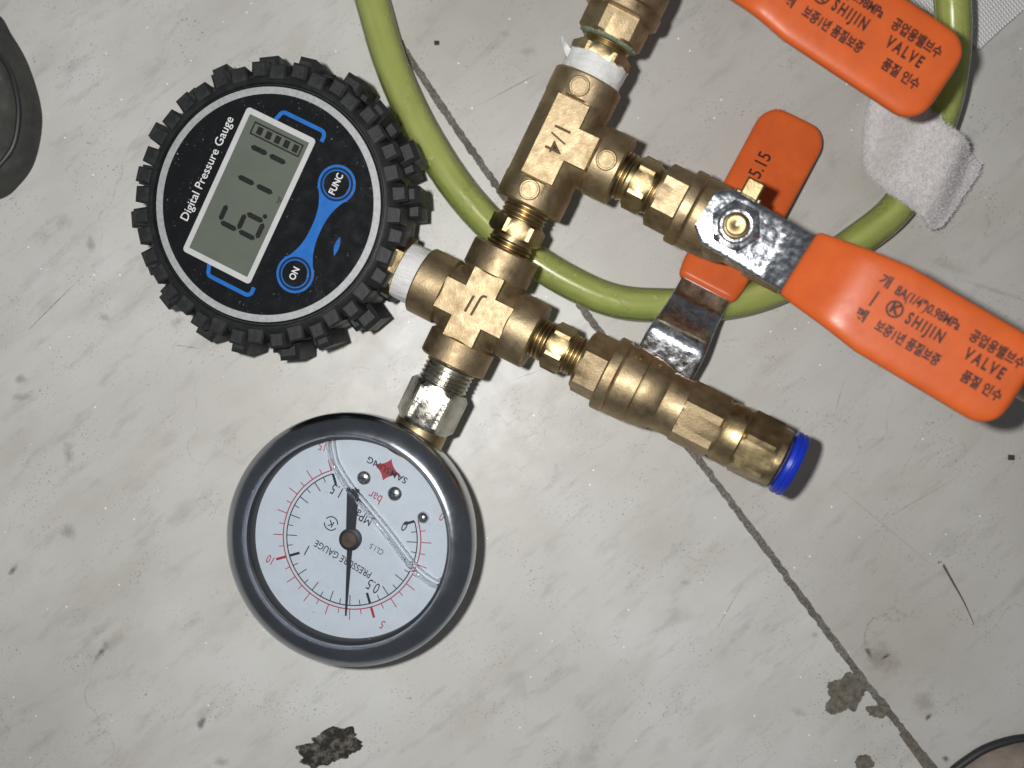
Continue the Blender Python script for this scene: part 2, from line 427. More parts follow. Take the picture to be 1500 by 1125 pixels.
def marble(name, tint, seed):
    t = NT(name)
    g = math.radians(40)
    base = t.mapping((1, 1, 1), g, (seed, seed * 0.7, 0))
    st = t.mapping((10, 34, 10), g, (seed, 0, 0))
    st2 = t.mapping((60, 200, 60), g, (seed, 0, 0))
    big = t.noise(14, 4, 0.55, base); cloud = t.noise(1, 6, 0.6, st, 0.4); fine = t.noise(1, 5, 0.65, st2)
    c1 = tuple(a * b for a, b in zip((0.64, 0.64, 0.63), tint)); c2 = tuple(a * b for a, b in zip((0.52, 0.51, 0.48), tint))
    c = t.mix(t.ramp(big, 0.35, 0.65), c1, c2)
    c = t.mix(t.ramp(cloud, 0.50, 0.74, 0, 0.45), c, (0.42, 0.41, 0.385))
    c = t.mix(t.ramp(cloud, 0.64, 0.80, 0, 0.45), c, (0.27, 0.255, 0.22))
    c = t.mix(t.ramp(fine, 0.54, 0.72, 0, 0.45), c, (0.32, 0.31, 0.285))
    hair = t.noise(1, 3, 0.6, t.mapping((420, 1900, 420), g, (seed, 0, 0)))
    c = t.mix(t.math('MULTIPLY', t.ramp(hair, 0.66, 0.76, 0, 0.55), t.ramp(t.noise(45, 4), 0.42, 0.6)), c, (0.15, 0.14, 0.12))
    warm = t.noise(1, 4, 0.6, t.mapping((22, 60, 22), g, (seed + 4, 2, 0)))
    c = t.mix(t.ramp(warm, 0.52, 0.70, 0, 0.40), c, (0.43, 0.40, 0.33))
    # soft grey smudges
    sm = t.noise(1, 3, 0.5, t.mapping((55, 75, 60), g, (seed * 3, 1, 0)))
    c = t.mix(t.ramp(sm, 0.66, 0.84, 0, 0.5), c, (0.25, 0.25, 0.24))
    # hairline cracks: thin level sets of a stretched noise, broken up by a mask
    cr = t.noise(1, 4, 0.5, t.mapping((11, 17, 11), g, (seed * 2, 3, 0)), 0.6)
    ln = t.ramp(t.math('ABSOLUTE', t.math('SUBTRACT', cr, 0.52)), 0.0, 0.0028, 1, 0)
    mk = t.math('MULTIPLY', t.ramp(t.noise(26, 2), 0.52, 0.60), t.ramp(t.noise(900, 2), 0.40, 0.58))
    c = t.mix(t.math('MULTIPLY', t.math('MULTIPLY', ln, mk), 0.35), c, (0.12, 0.11, 0.095))
    # dark specks in three sizes
    for scl, thr, msk, a in ((1150, 0.15, 0.50, 0.62), (620, 0.10, 0.56, 0.75), (260, 0.075, 0.60, 0.8)):
        v = t.n('TexVoronoi'); v.inputs['Scale'].default_value = scl; t.l(t.mapping((1, 1.5, 1), g, (0.3 + seed, 0, 0)), v.inputs['Vector'])
        wn = t.n('TexWhiteNoise'); t.l(v.outputs['Color'], wn.inputs['Vector'])
        pick = t.math('MULTIPLY', t.ramp(wn.outputs['Value'], 0.70, 0.72), t.ramp(t.noise(70, 4), msk - 0.06, msk + 0.10))
        c = t.mix(t.math('MULTIPLY', t.math('MULTIPLY', t.ramp(v.outputs['Distance'], thr, thr * 2.2, 1, 0), pick), a), c, (0.11, 0.10, 0.085))
    # specular sparkles painted into the colour as near-white dots
    v = t.n('TexVoronoi'); v.inputs['Scale'].default_value = 520; t.l(t.tc.outputs['Object'], v.inputs['Vector'])
    wn = t.n('TexWhiteNoise'); t.l(v.outputs['Color'], wn.inputs['Vector'])
    gl = t.math('MULTIPLY', t.ramp(v.outputs['Distance'], 0.10, 0.17, 1, 0), t.ramp(wn.outputs['Value'], 0.965, 0.97))
    c = t.mix(gl, c, (0.98, 0.98, 0.97))
    # particular stains, as ellipses with a ragged edge: px, py, rx, ry (mm), angle, strength
    rag = t.noise(330, 7, 0.75)
    for px, py, rx, ry, an, k, cc in STAINS:
        q = P(px, py)
        m = t.n('Mapping', vector_type='TEXTURE'); m.inputs['Location'].default_value = q * MM; m.inputs['Rotation'].default_value = (0, 0, math.radians(an))
        m.inputs['Scale'].default_value = (rx * MM, ry * MM, 1); t.l(t.tc.outputs['Object'], m.inputs['Vector'])
        ln_ = t.n('VectorMath', operation='LENGTH'); t.l(m.outputs[0], ln_.inputs[0])
        d = t.math('ADD', ln_.outputs['Value'], t.math('MULTIPLY', t.math('SUBTRACT', rag, 0.5), 3.2))
        c = t.mix(t.ramp(d, 0.15, 1.2, k, 0), c, cc)
    t.col(c)
    t.rough(t.ramp(t.noise(120, 5), 0.3, 0.7, 0.40, 0.50)); t.p.inputs['Specular IOR Level'].default_value = 0.75
    t.normal(t.bump(t.noise(1600, 4), 0.02, 1.0, t.bump(fine, 0.03)))
    return t.m
GR = (0.22, 0.215, 0.20); TN = (0.28, 0.25, 0.20); DK = (0.045, 0.042, 0.036)
STAINS = [(133, 358, 1.3, 2.6, 10, 0.55, GR), (92, 325, 2.6, 2.2, 0, 0.4, TN), (154, 465, 1.6, 1.2, 0, 0.5, GR), (100, 665, 1.6, 3.4, 0, 0.62, GR), (100, 779, 2.2, 2.2, 0, 0.6, GR),
          (18, 835, 0.9, 1.8, -35, 0.7, DK), (148, 955, 1.0, 3.0, -35, 0.7, DK), (30, 555, 1.6, 1.4, 0, 0.6, GR), (295, 1060, 1.2, 2.0, -20, 0.7, DK), (325, 1115, 2.2, 1.4, 0, 0.5, GR),
          (165, 940, 4, 2.2, 40, 0.35, TN), (265, 750, 6, 2.5, 40, 0.28, TN), (30, 582, 2.6, 1.2, 0, 0.5, GR), (262, 470, 2.0, 1.2, 30, 0.45, GR),
          (1290, 965, 6.5, 4.2, -30, 0.75, TN), (1272, 955, 0.9, 1.4, 30, 0.9, DK), (1297, 962, 0.5, 1.5, -60, 0.9, DK), (1353, 1030, 3.2, 4.2, 20, 0.55, TN), (1360, 1050, 0.6, 1.2, -50, 0.9, DK),
          (1005, 853, 1.4, 1.0, 0, 0.5, GR), (1195, 930, 1.2, 1.0, 0, 0.5, GR), (1170, 1043, 2.6, 1.2, -20, 0.4, TN), (775, 75, 3.0, 1.2, 0, 0.4, GR), (740, 50, 1.8, 0.9, -30, 0.35, GR),
          (640, 63, 0.4, 0.7, 0, 0.95, DK), (1385, 1112, 1.0, 0.8, 0, 0.8, DK), (860, 1110, 3, 7, -40, 0.35, TN), (1390, 390, 6, 1.5, -20, 0.35, TN), (1220, 240, 1.5, 3.5, 10, 0.3, TN),
          (82, 443, 13, 0.16, 45, 0.7, DK), (750, 128, 10, 0.16, 28, 0.65, DK), (1290, 765, 20, 0.12, -40, 0.35, DK), (1340, 735, 16, 0.13, 30, 0.4, DK), (1068, 890, 7, 0.14, 60, 0.6, DK), (775, 548, 4.5, 0.13, 20, 0.7, DK),
          (275, 508, 6, 0.14, -8, 0.7, DK), (1230, 580, 7, 0.13, 75, 0.5, DK), (1455, 425, 9, 0.7, -18, 0.4, TN), (1385, 250, 6, 0.4, -10, 0.4, TN)]

def grout():
    t = NT('sandy_grout'); t.setp(Roughness=0.95)
    n = t.noise(1500, 4, 0.7); b = t.noise(120, 3)
    c = t.mix(t.ramp(n, 0.35, 0.65), (0.12, 0.11, 0.095), (0.34, 0.32, 0.285)); c = t.mix(t.ramp(b, 0.4, 0.65, 0, 0.5), c, (0.07, 0.065, 0.058))
    t.col(c); t.normal(t.bump(n, 0.7)); return t.m
M_['grout'] = grout()
M_['mortar'] = simple('dirty_mortar', (0.20, 0.18, 0.145), 0.95, var=0.55, vscale=600, bump=0.5, bscale=900)
def pit():
    t = NT('dark_pit'); t.setp(Roughness=0.95); n = t.noise(330, 6, 0.75)
    t.col(t.mix(t.ramp(n, 0.46, 0.66), (0.028, 0.026, 0.023), (0.22, 0.20, 0.17))); t.normal(t.bump(n, 0.8)); return t.m
M_['pit'] = pit()

# ------------------------------------------------------------------ the floor: two stone tiles and the joint between them
bed = link('floor', make_mesh('floor', *slab([(-420, -420), (420, -420), (420, 420), (-420, 420)], -8, -0.55), smooth=0), M_['grout'])
bed['kind'] = 'structure'; bed['label'] = 'dirty pale stone floor with a sandy grout joint'
joint = catmull([P(*q) for q in ((330, -330), (470, -110), (545, 3), (590, 70), (660, 175), (735, 283), (800, 377), (868, 472), (950, 580), (1030, 682), (1140, 828), (1250, 977), (1370, 1128), (1530, 1330), (1750, 1620))], 40)
def side(sgn, seed):
    out = []
    for i, p in enumerate(joint):
        d = (joint[min(len(joint) - 1, i + 1)] - joint[max(0, i - 1)]).normalized(); nrm = Vector((-d.y, d.x, 0))
        wv = 1.05 + 0.38 * mnoise.noise((i * 0.45, seed, 0)) + 0.42 * mnoise.noise((i * 1.9, seed, 5)) + 0.25 * mnoise.noise((i * 0.05, seed, 9))
        out.append((p + nrm * sgn * wv).to_2d())
    return out
LT = [(v.x, v.y) for v in side(-1, 1.0)]; RT = [(v.x, v.y) for v in side(1, 2.0)]
for nm, pts, mt, cor, lb in (('floor_tile', LT, marble('stone_tile', (1.0, 1.0, 0.985), 0.0), [(420, -420), (-420, -420), (-420, 420)], 'pale stone tile under both gauges'),
                    ('floor_tile', RT, marble('stone_tile_veined', (0.87, 0.85, 0.83), 0.37), [(420, -420), (420, 420), (-420, 420)], 'greyer veined stone tile under the valves')):
    l0, l1 = pts[0], pts[-1]
    poly = [(l0[0], 420)] + [p for p in pts if abs(p[0]) < 420 and abs(p[1]) < 420] + [(l1[0], -420)]
    poly = [p for p in pts if abs(p[0]) < 419 and abs(p[1]) < 419]
    poly = [(poly[0][0], 420)] + poly + [(poly[-1][0], -420)]
    if nm and lb.startswith('pale'): poly += [(-420, -420), (-420, 420)]
    else: poly += [(420, -420), (420, 420)]
    part(nm, slab(poly, -3, 0), mt, bed, smooth=0, label=lb)

def blob(px, py, rx, ry, seed, n=64, rag=0.45):
    q = P(px, py); out = []
    for i in range(n):
        a = 2 * math.pi * i / n
        k = 1 + rag * mnoise.noise((math.cos(a) * 1.3, math.sin(a) * 1.3, seed)) + rag * 0.28 * mnoise.noise((math.cos(a) * 6, math.sin(a) * 6, seed + 7)) + rag * 0.5 * mnoise.noise((math.cos(a) * 2.6, math.sin(a) * 2.6, seed + 3))
        out.append((q.x + rx * k * math.cos(a), q.y + ry * k * math.sin(a)))
    return out
for a in ((1240, 1012, 5.6, 5.0, 3.1), (1222, 1035, 3.0, 1.8, 8.2), (1268, 1118, 3.0, 2.2, 5.5), (1286, 1041, 3.2, 2.0, 11.0)):
    part('mortar_patch', slab(blob(*a), -0.4, 0.20 + 0.01 * a[4]), M_['mortar'], bed, smooth=0)
for a in ((484, 1096, 7.0, 4.6, 2.2), (505, 1085, 5.0, 3.4, 6.2), (462, 1111, 3.6, 2.6, 12.0)):
    part('chipped_pit', slab(blob(*a, rag=0.7), -0.4, 0.10 + a[4] * 0.004), M_['pit'], bed, smooth=0)
part('stained_crack', ribbon([tuple((P(x, y)).to_2d()) for x, y in ((1322, 1072), (1335, 1090), (1348, 1108), (1362, 1128), (1385, 1160))], 2.6, -0.4, 0.12), M_['mortar'], bed, smooth=0)

# ------------------------------------------------------------------ axes of the screwed assembly
UP = Vector((0, 0, 1))
cross_o = P(702, 451.5, 23)
B = (P(1128, 663, 31.0) - P(585, 391, 17.5)).normalized()
A = (P(893, 62, 30.5) - P(622, 624, 19.5)).normalized()
N = B.cross(A).normalized()
tB = lambda x, y: axis_t(cross_o, B, x, y)
tA = lambda x, y: axis_t(cross_o, A, x, y)
FB = frame(cross_o, B, N); FA = frame(cross_o, A, N)
tee_o = cross_o + A * tA(817, 208)
B2 = (P(1163, 386, tee_o.z + 6.5) - tee_o).normalized()
N2 = B2.cross(A).normalized()
tB2 = lambda x, y: axis_t(tee_o, B2, x, y)
FB2 = frame(tee_o, B2, N2); FT = frame(tee_o, A, N2)

def arm(x0, x1, R, flat, pad0, pad1, seg=96, drop=0.85):
    """cast arm along x: round collars, the top milled flat between pad0 and pad1"""
    xs = [(x0, R - 2.2), (x0, R - 0.5), (x0 + 0.5, R)]
    for x in (pad0 - 0.35, pad0 + 0.35, pad1 - 0.35, pad1 + 0.35):
        if x > x0 + 0.5: xs.append((x, R))
    xs += [(x1 - 0.5, R), (x1, R - 0.5), (x1, R - 2.2)]
    def rf(x, a, r):
        if pad0 < x < pad1:
            r = min(r, R - drop)
            if abs(math.sin(a)) > 0.05: r = min(r, flat / abs(math.sin(a)))
        return r
    return revolve(xs, seg, rf)

def pad(pts, z1, ch=0.28):
    """raised flat cast pad with a chamfered edge; pts is a counter-clockwise outline"""
    n = len(pts); ins = []
    for i in range(n):
        p = Vector(pts[i]); a = (p - Vector(pts[i - 1])).normalized(); b = (Vector(pts[(i + 1) % n]) - p).normalized()
        na, nb = Vector((-a.y, a.x)), Vector((-b.y, b.x)); ins.append(tuple(p + (na + nb) / (1 + na.dot(nb)) * ch))
    V = [(x, y, 3.0) for x, y in pts] + [(x, y, z1 - ch) for x, y in pts] + [(x, y, z1) for x, y in ins]
    F = [tuple(range(n))[::-1], tuple(range(2 * n, 3 * n))]
    for q in (0, n):
        for i in range(n): F.append((q + i, q + (i + 1) % n, q + n + (i + 1) % n, q + n + i))
    return V, F

# cross fitting
t_up, t_dn = tA(743, 367), tA(664, 534); t_r, t_l = tB(785, 495), tB(617.6, 408)
cr = thing('cross_fitting', 'cast brass four-way cross fitting stamped JI between the two gauges', 'pipe fitting', FB)
RC = 9.35
body = merge(arm(t_l, t_r, RC, 8.42, -9.6, 9.6), xf(arm(t_dn, t_up, RC, 8.40, -9.6, 9.6), RZ(90)))
part('body', body, M_['cast'], cr)
k_, e_ = 4.55, 10.1
part('cast_pad', pad([(-k_, -e_), (k_, -e_), (k_, -k_), (e_, -k_), (e_, k_), (k_, k_), (k_, e_), (-k_, e_), (-k_, k_), (-e_, k_), (-e_, -k_), (-k_, -k_)], 8.75), M_['cast'], cr, smooth=20)
text('stamped_letters', 'JI', 7.2, T(-0.4, 0.6, 8.77) @ RZ(176), cr, M_['stamp'], bold=-0.02, thick=0.03, wide=1.05)

# tee fitting
te = thing('tee_fitting', 'cast brass tee fitting stamped 1/4 with three round bosses', 'pipe fitting', FT)
a0, a1 = axis_t(tee_o, A, 773, 304), axis_t(tee_o, A, 860, 116); b1 = tB2(910, 253)
RT_ = 9.45
part('body', merge(arm(a0, a1, RT_, 8.40, a0 + 7.0, a1 - 7.0, drop=0.2), xf(arm(-3.0, b1, RT_, 8.36, -20, b1 - 7.6, drop=0.5), RZ(-90))), M_['cast'], te)
for x, y in ((a1 - 3.9, 0.2), (a0 + 3.9, 0.2), (0.2, -(b1 - 4.0))):
    part('round_boss', xf(revolve_z([(8.6, 2.75), (9.62, 2.75), (9.8, 2.5), (9.8, 2.2), (9.68, 2.05)], 40), T(x, y, 0)), M_['cast'], te)
k_ = 4.7; p0_, p1_, q_ = a0 + 7.2, a1 - 7.2, -(b1 - 7.9)
part('cast_pad', pad([(p0_, -k_), (-k_, -k_), (-k_, q_), (k_, q_), (k_, -k_), (p1_, -k_), (p1_, k_), (p0_, k_)], 8.75), M_['cast'], te, smooth=20)
text('stamped_size', '1/4', 6.6, T(0.0, -0.4, 8.77) @ RZ(180), te, M_['stamp'], bold=0.015, thick=0.03)

# hex nipples
def nipple(name, label, F, x0, x1, h0, h1, ap, mat, rt, tape=None):
    o = thing(name, label, 'pipe nipple', F, 'brass hex nipples joining the fittings')
    part('hex_collar', revolve(hexprism(h0, h1, ap, 0.7)), M_[mat], o)
    part('thread', revolve(thread(x0 - 2, h0 + 0.2, rt)), M_[mat], o); part('thread', revolve(thread(h1 - 0.2, x1 + 2, rt)), M_[mat], o)
    return o
ROT = lambda F, d: F @ RX(d)
nipple('hex_nipple', 'short greasy brass hex nipple joining cross fitting to tee fitting', ROT(FA, 12), t_up, tA(773, 304), tA(751.5, 349.5), tA(763, 324), 6.6, 'machined', 6.2)
nipple('hex_nipple', 'brass hex nipple between tee fitting and lever valve with shiny flat', ROT(FB2, 0), b1, tB2(960, 284.6), tB2(925, 266), tB2(953.5, 279), 6.6, 'machined', 6.6)
nipple('hex_nipple', 'brass hex nipple joining cross fitting to the upturned valve', ROT(FB, -8), t_r, tB(850.8, 527.5), tB(804, 503), tB(832, 517), 5.9, 'machined', 5.6)
vt0 = tA(893, 62)
tn = nipple('hex_nipple', 'brass hex nipple wrapped in white sealing tape above the tee', ROT(FA, 6), tA(860, 116), vt0, tA(869, 98) + 1.0, tA(886, 74), 7.2, 'machined', 6.6)
tp0, tp1 = tA(860, 116) - 0.6, tA(872, 90) + 0.4
def wob(seed, amp):
    def rf(x, a, r): return r + amp * mnoise.noise((math.cos(a) * 2, math.sin(a) * 2, x * 0.8 + seed)) + amp * 0.7 * mnoise.noise((math.cos(a) * 6, math.sin(a) * 6, x * 2.0 + seed))
    return rf
tape = revolve([(tp0, 7.4), (tp0 + 0.2, 8.0), (tp0 + 1.2, 8.2), (tp0 + 2.3, 8.25), (tp0 + 3.4, 8.35), (tp1 - 0.6, 8.45), (tp1, 8.5), (tp1 + 0.1, 7.6)], 90, wob(3, 0.42))
V, F_ = tape
V = [(x + (1.5 * mnoise.noise((y * 0.35, z * 0.35, 4)) if x > tp1 - 0.8 else 0), y, z) for x, y, z in V]
part('sealing_tape', (V, F_), M_['ptfe'], tn)
tail = catmull([(tp1 - 1.5, 7.6, 3.6), (tp1 - 0.6, 9.2, 4.2), (tp1 + 0.6, 10.6, 3.4), (tp1 + 1.5, 11.6, 3.9)], 6)
TV = []; 
for i, p in enumerate(tail):
    k = 1 - i / (len(tail) - 1); TV += [(p.x - 1.6 * k - 0.1, p.y, p.z - 0.4), (p.x + 0.5 * k + 0.1, p.y, p.z + 0.3), (p.x + 0.5 * k + 0.1, p.y, p.z + 0.12), (p.x - 1.6 * k - 0.1, p.y, p.z - 0.58)]
TF = []
for i in range(len(tail) - 1):
    for q in range(4): TF.append((i * 4 + q, i * 4 + (q + 1) % 4, i * 4 + 4 + (q + 1) % 4, i * 4 + 4 + q))
TF += [(0, 1, 2, 3), tuple(range(len(TV) - 4, len(TV)))]
part('tape_tail', (TV, TF), M_['ptfe'], tn)

# ------------------------------------------------------------------ lever ball valves
def loft(stations, seg=28, pw=2.6):
    """stations: (u, w, half width, half thickness) -> closed rounded bar running along u"""
    V, F = [], []; n = len(stations)
    for i, (u, wz, hw, ht) in enumerate(stations):
        a = stations[max(0, i - 1)]; b = stations[min(n - 1, i + 1)]
        d = Vector((b[0] - a[0], 0, b[1] - a[1])).normalized(); up = Vector((-d.z, 0, d.x))
        for k in range(seg):
            q = 2 * math.pi * k / seg; c, s = math.cos(q), math.sin(q)
            r = (abs(c) ** 8 + abs(s) ** 8) ** (-1 / 8) if hw > 3 else 1
            e = 2.0 / pw
            yy = hw * math.copysign(abs(c) ** (0.30), c); zz = ht * math.copysign(abs(s) ** (0.62), s)
            V.append(tuple(Vector((u, yy, wz)) + up * zz))
    for i in range(n - 1):
        for k in range(seg):
            k2 = (k + 1) % seg; F.append((i * seg + k, i * seg + k2, (i + 1) * seg + k2, (i + 1) * seg + k))
    F += [tuple(range(seg))[::-1], tuple(range((n - 1) * seg, n * seg))]
    return V, F

def interp(tab, u):
    for (a, va), (b, vb) in zip(tab, tab[1:]):
        if u <= b:
            t = (u - a) / (b - a); t = max(0, min(1, t)); return va + (vb - va) * t
    return tab[-1][1]
def smooth_tab(tab, u, k=1.6):
    return sum(interp(tab, u + k * s) for s in (-1, -0.5, 0, 0.5, 1)) / 5

def lever(o, phi, sx, wtab, wid, u_grip, u_end, thick=2.3):
    """chrome plate + orange dipped grip, turned by phi about the stem at sx; returns the lever frame"""
    L = T(sx, 0, 0) @ RZ(phi)
    st = []; u = -8.6
    while u <= u_grip + 3.01:
        hw = interp(wid, u) - 0.9
        if u < -3: hw = min(hw, 5.2 + (u + 8.6) * 0.75)
        st.append((u, smooth_tab(wtab, u, 1.0), hw, 0.8)); u += 0.7
    lever_o = part('lever_plate', xf(loft(st), L), M_['chrome'], o, smooth=50)
    st = []; n = 90
    for i in range(n + 1):
        u = u_grip + (u_end - u_grip) * i / n
        hw = interp(wid, u); e = u_end - u; rr = 7.0
        if e < rr: hw = hw - rr + math.sqrt(max(0.0, rr * rr - (rr - e) ** 2))
        ht = thick
        if e < 2.0: ht = thick * math.sqrt(max(0.03, 1 - ((2.0 - e) / 2.0) ** 2))
        if u - u_grip < 0.8: ht = 1.25 + (thick - 1.25) * ((u - u_grip) / 0.8) ** 0.6; hw -= 0.6 * (1 - (u - u_grip) / 0.8)
        st.append((u, smooth_tab(wtab, u), hw, ht))
    grip = part('lever_grip', xf(loft(st, 40), L), M_['orange'], o, smooth=50)
    return L, grip

def valve(F, label, phi, wtab, wid, u_grip, u_end, L0=41.0, stem=22.3, roll=0, lug=True):
    o = thing('ball_valve', label, 'ball valve', F, 'orange lever ball valves on the test manifold')
    ap = 7.75; R = ap / math.cos(math.pi / 6)
    prof = [(0, 6.0, ap), (0, ap * 0.97, ap), (0.9, R, ap), (6.7, R, ap), (7.1, R, ap), (7.2, 8.6), (7.25, 9.9), (7.7, 10.35), (10.2, 10.35), (10.7, 10.0), (10.9, 9.75), (11.2, 9.95), (14, 10.05),
            (16.9, 9.9), (17.2, 9.55), (17.6, 9.7), (20, 9.45), (22, 9.0), (23.7, 8.5), (24.1, 8.15), (24.5, 8.25), (28.6, 8.1), (29.6, 8.2), (29.8, 9.0, ap), (30.6, R, ap), (L0 - 0.9, R, ap), (L0, ap * 0.97, ap), (L0, 6.0, ap)]
    part('body', xf(revolve(prof, 96), RX(roll)), M_['cast'], o, smooth=28)
    part('stem_boss', xf(revolve_z([(4, 6.4), (11.2, 6.1), (12.6, 5.6), (13.1, 5.2)], 40), T(stem, 0, 0)), M_['cast'], o)
    st = part('stem', xf(revolve_z([(10, 3.4), (17.6, 3.4), (17.8, 3.1), (17.9, 2.6), (19.4, 2.6), (19.7, 2.3), (19.75, 0.9), (19.6, 0.6)], 40), T(stem, 0, 0)), M_['machined'], o)
    if lug: part('stop_lug', merge(xf(box(-2.4, 2.4, 7.8, 12.6, 4, 14.6, 0.5), T(stem - 0.6, 0, 0)), xf(box(-3.6, 3.4, 6.4, 9.0, 4, 12.9, 0.4), T(stem - 0.6, 0, 0))), M_['machined'], o, smooth=20)
    nut = revolve_z([(14.9, 4.2), (14.9, 6.9), (15.3, 6.9), (15.35, 6.0, 5.6), (15.5, 6.3, 5.6), (17.6, 6.45, 5.6), (18.2, 5.5, 5.6), (18.35, 4.6), (18.1, 4.1), (16.4, 3.9)], 72)
    part('stem_nut', xf(nut, T(stem, 0, 0)), M_['chrome'], o)
    L, grip = lever(o, phi, stem, wtab, wid, u_grip, u_end)
    return o, L, grip

WT = [(-20, 14.1), (12.0, 14.1), (18, 16.2), (30, 22.6), (34, 23.4), (100, 24.6)]
WD = [(-20, 8.8), (17, 8.8), (21, 9.4), (40, 11.9), (100, 11.9)]
def grip_print(grip, L, wtab, ht=2.3):
    sl = math.degrees(math.atan2(1.2, 66)); 
    def at(u, v, rot=0): return L @ T(u, v, interp(wtab, u) + ht + 0.03) @ RY(-sl) @ RZ(rot)
    pm = M_['print']
    text('printed_text', '8A(1/4")0.98MPa', 3.3, at(40.0, 5.3), grip, pm, bold=0.11, align='LEFT', wide=0.75, thick=0.02)
    text('printed_text', '공업용밸브수', 3.3, at(60.0, 5.0), grip, pm, bold=0.11, align='LEFT', wide=0.77, thick=0.02)
    part('printed_mark', ringslab(circ(2.1, 40), circ(1.6, 40), -0.02, 0.02), pm, grip, at(42.2, 1.2), smooth=0)
    text('printed_text', 'K', 3.3, at(42.2, 1.2), grip, pm, bold=0.16, thick=0.02)
    text('printed_text', 'SHIJIN', 4.1, at(45.6, 1.0), grip, pm, bold=0.15, align='LEFT', space=1.36, thick=0.02, wide=0.66)
    text('printed_text', 'VALVE', 4.1, at(61.4, 0.8), grip, pm, bold=0.15, align='LEFT', space=1.42, thick=0.02, wide=0.66)
    text('printed_text', '보증1년 품질보증', 3.2, at(40.4, -4.2), grip, pm, bold=0.11, align='LEFT', wide=0.74, thick=0.02)
    text('printed_text', '품질 인수', 3.2, at(63.4, -4.1), grip, pm, bold=0.11, align='LEFT', wide=0.82, thick=0.02)
    text('printed_text', '개', 3.3, at(37.0, 5.6), grip, pm, bold=0.11, thick=0.02)
    text('printed_text', '폐', 3.3, at(36.4, -4.0), grip, pm, bold=0.11, thick=0.02)
    part('printed_mark', ribbon([(0, -2.0), (0.15, 2.0)], 0.55, -0.02, 0.02), pm, grip, at(36.8, 0.9), smooth=0)

# valve on the tee branch (lever along the pipe)
v2_o = tee_o + B2 * tB2(960, 284.6)
F2 = frame(v2_o, B2, N2)
v2, L2, g2 = valve(F2, 'brass ball valve on the tee branch with orange lever pointing along the pipe', -3.4, WT, WD, 18.2, 77.0)
grip_print(g2, L2, WT)
# valve at the taped nipple (lever across the pipe)
v3_o = cross_o + A * vt0
F3 = frame(v3_o, A, N + B * 0.16)
v3, L3, g3 = valve(F3, 'brass ball valve above white sealing tape, orange lever pointing across the pipe', -97.0, WT, WD, 14.8, 79.5, L0=46.0, stem=31.0, roll=4)
grip_print(g3, L3, WT)
part('verdigris_crust', (lambda g: g)(revolve([(-0.5, 6.6), (-0.3, 7.6), (0.15, 8.0), (0.5, 7.4)], 90, wob(9, 0.9))), M_['verdigris'], v3)
# valve on the cross (upside down, lever on the floor under the others)
v1_o = cross_o + B * tB(850.8, 527.5)
F1 = frame(v1_o, B, -N)
WT1 = [(-20, 14.1), (5, 14.1), (15.5, 12.4), (18.5, 13.4), (27, 20.0), (31, 21.6), (60, 28.8), (100, 38.0)]
WD1 = [(-20, 9.6), (14, 9.6), (24, 8.6), (31, 8.4), (36, 9.4), (60, 10.0), (100, 10.2)]
v1, L1, g1 = valve(F1, 'upturned brass ball valve on the cross, orange lever marked 5.15 on the floor', -88.6, WT1, WD1, 32.0, 88.0, stem=20.0, roll=10, lug=False)
sl1 = math.degrees(math.atan2(9.2, 40))
text('stamped_date', '5.15', 5.3, L1 @ T(70.4, -3.0, interp(WT1, 70.4) - 2.44) @ RY(-sl1) @ RX(180) @ RZ(0), g1, M_['print'], bold=0.06, thick=0.02, wide=0.9)
for xx, an, s, bod in ((13.6, 128, 2.4, '25'), (19.6, 118, 2.2, 'B')):
    text('cast_letters', bod, s, RX(an) @ T(xx, 0, 10.05 if bod == '25' else 9.6) @ RZ(180), v1, M_['cast'], bold=0.06, thick=0.25)

# ------------------------------------------------------------------ push-in connectors
def push_fit(F, label):
    o = thing('push_in_connector', label, 'pipe connector', F, 'blue-collared push-in tube connectors')
    ap = 8.0; R = ap / math.cos(math.pi / 6)
    part('body', revolve([(-2, 6.4), (0.2, 6.4), (0.4, 7.6), (1.6, 8.3), (5.6, 8.5), (6.0, 8.2), (6.1, 8.1, ap), (6.9, R, ap), (14.6, R, ap), (15.6, 8.25, ap), (15.8, 8.2), (17.4, 8.1), (18.0, 7.5), (18.0, 5)], 96), M_['machined'], o, smooth=28)
    part('release_collar', revolve([(17.0, 6.2), (18.2, 6.2), (18.4, 6.4), (18.6, 8.3), (18.9, 8.65), (19.9, 8.75), (20.2, 8.5), (20.5, 8.5), (20.8, 8.75), (21.6, 8.6), (22.0, 8.2), (22.0, 4.4), (18.5, 4.2)], 80, cap=False), M_['bluering'], o)
    part('dirty_seal', revolve([(17.2, 5.0), (17.6, 7.2), (18.3, 7.0), (18.4, 5.0)], 60, wob(2, 0.2)), M_['mortar'], o)
    part('bore', revolve([(12, 4.3), (19.0, 4.35)], 40), M_['sole'], o)
    return o
push_fit(ROT(frame(cross_o + B * tB(1053, 627), B, N), 14), 'brass push-in connector with bright blue collar on the upturned valve')
pf2 = push_fit(frame(v2_o + B2 * 41.0, B2, N2), 'brass push-in connector half hidden under the wide orange lever')
tb0 = v2_o + B2 * (41.0 + 14.0)
tubep = [tb0 + B2 * s - UP * (0.0 + (max(0, s - 25) ** 2) * 0.0036) for s in range(0, 128, 4)]
tag(part('air_tube', tube(tubep, 4.0), M_['paletube']), 'pale beige air tube running out from under the wide orange lever', 'tube')

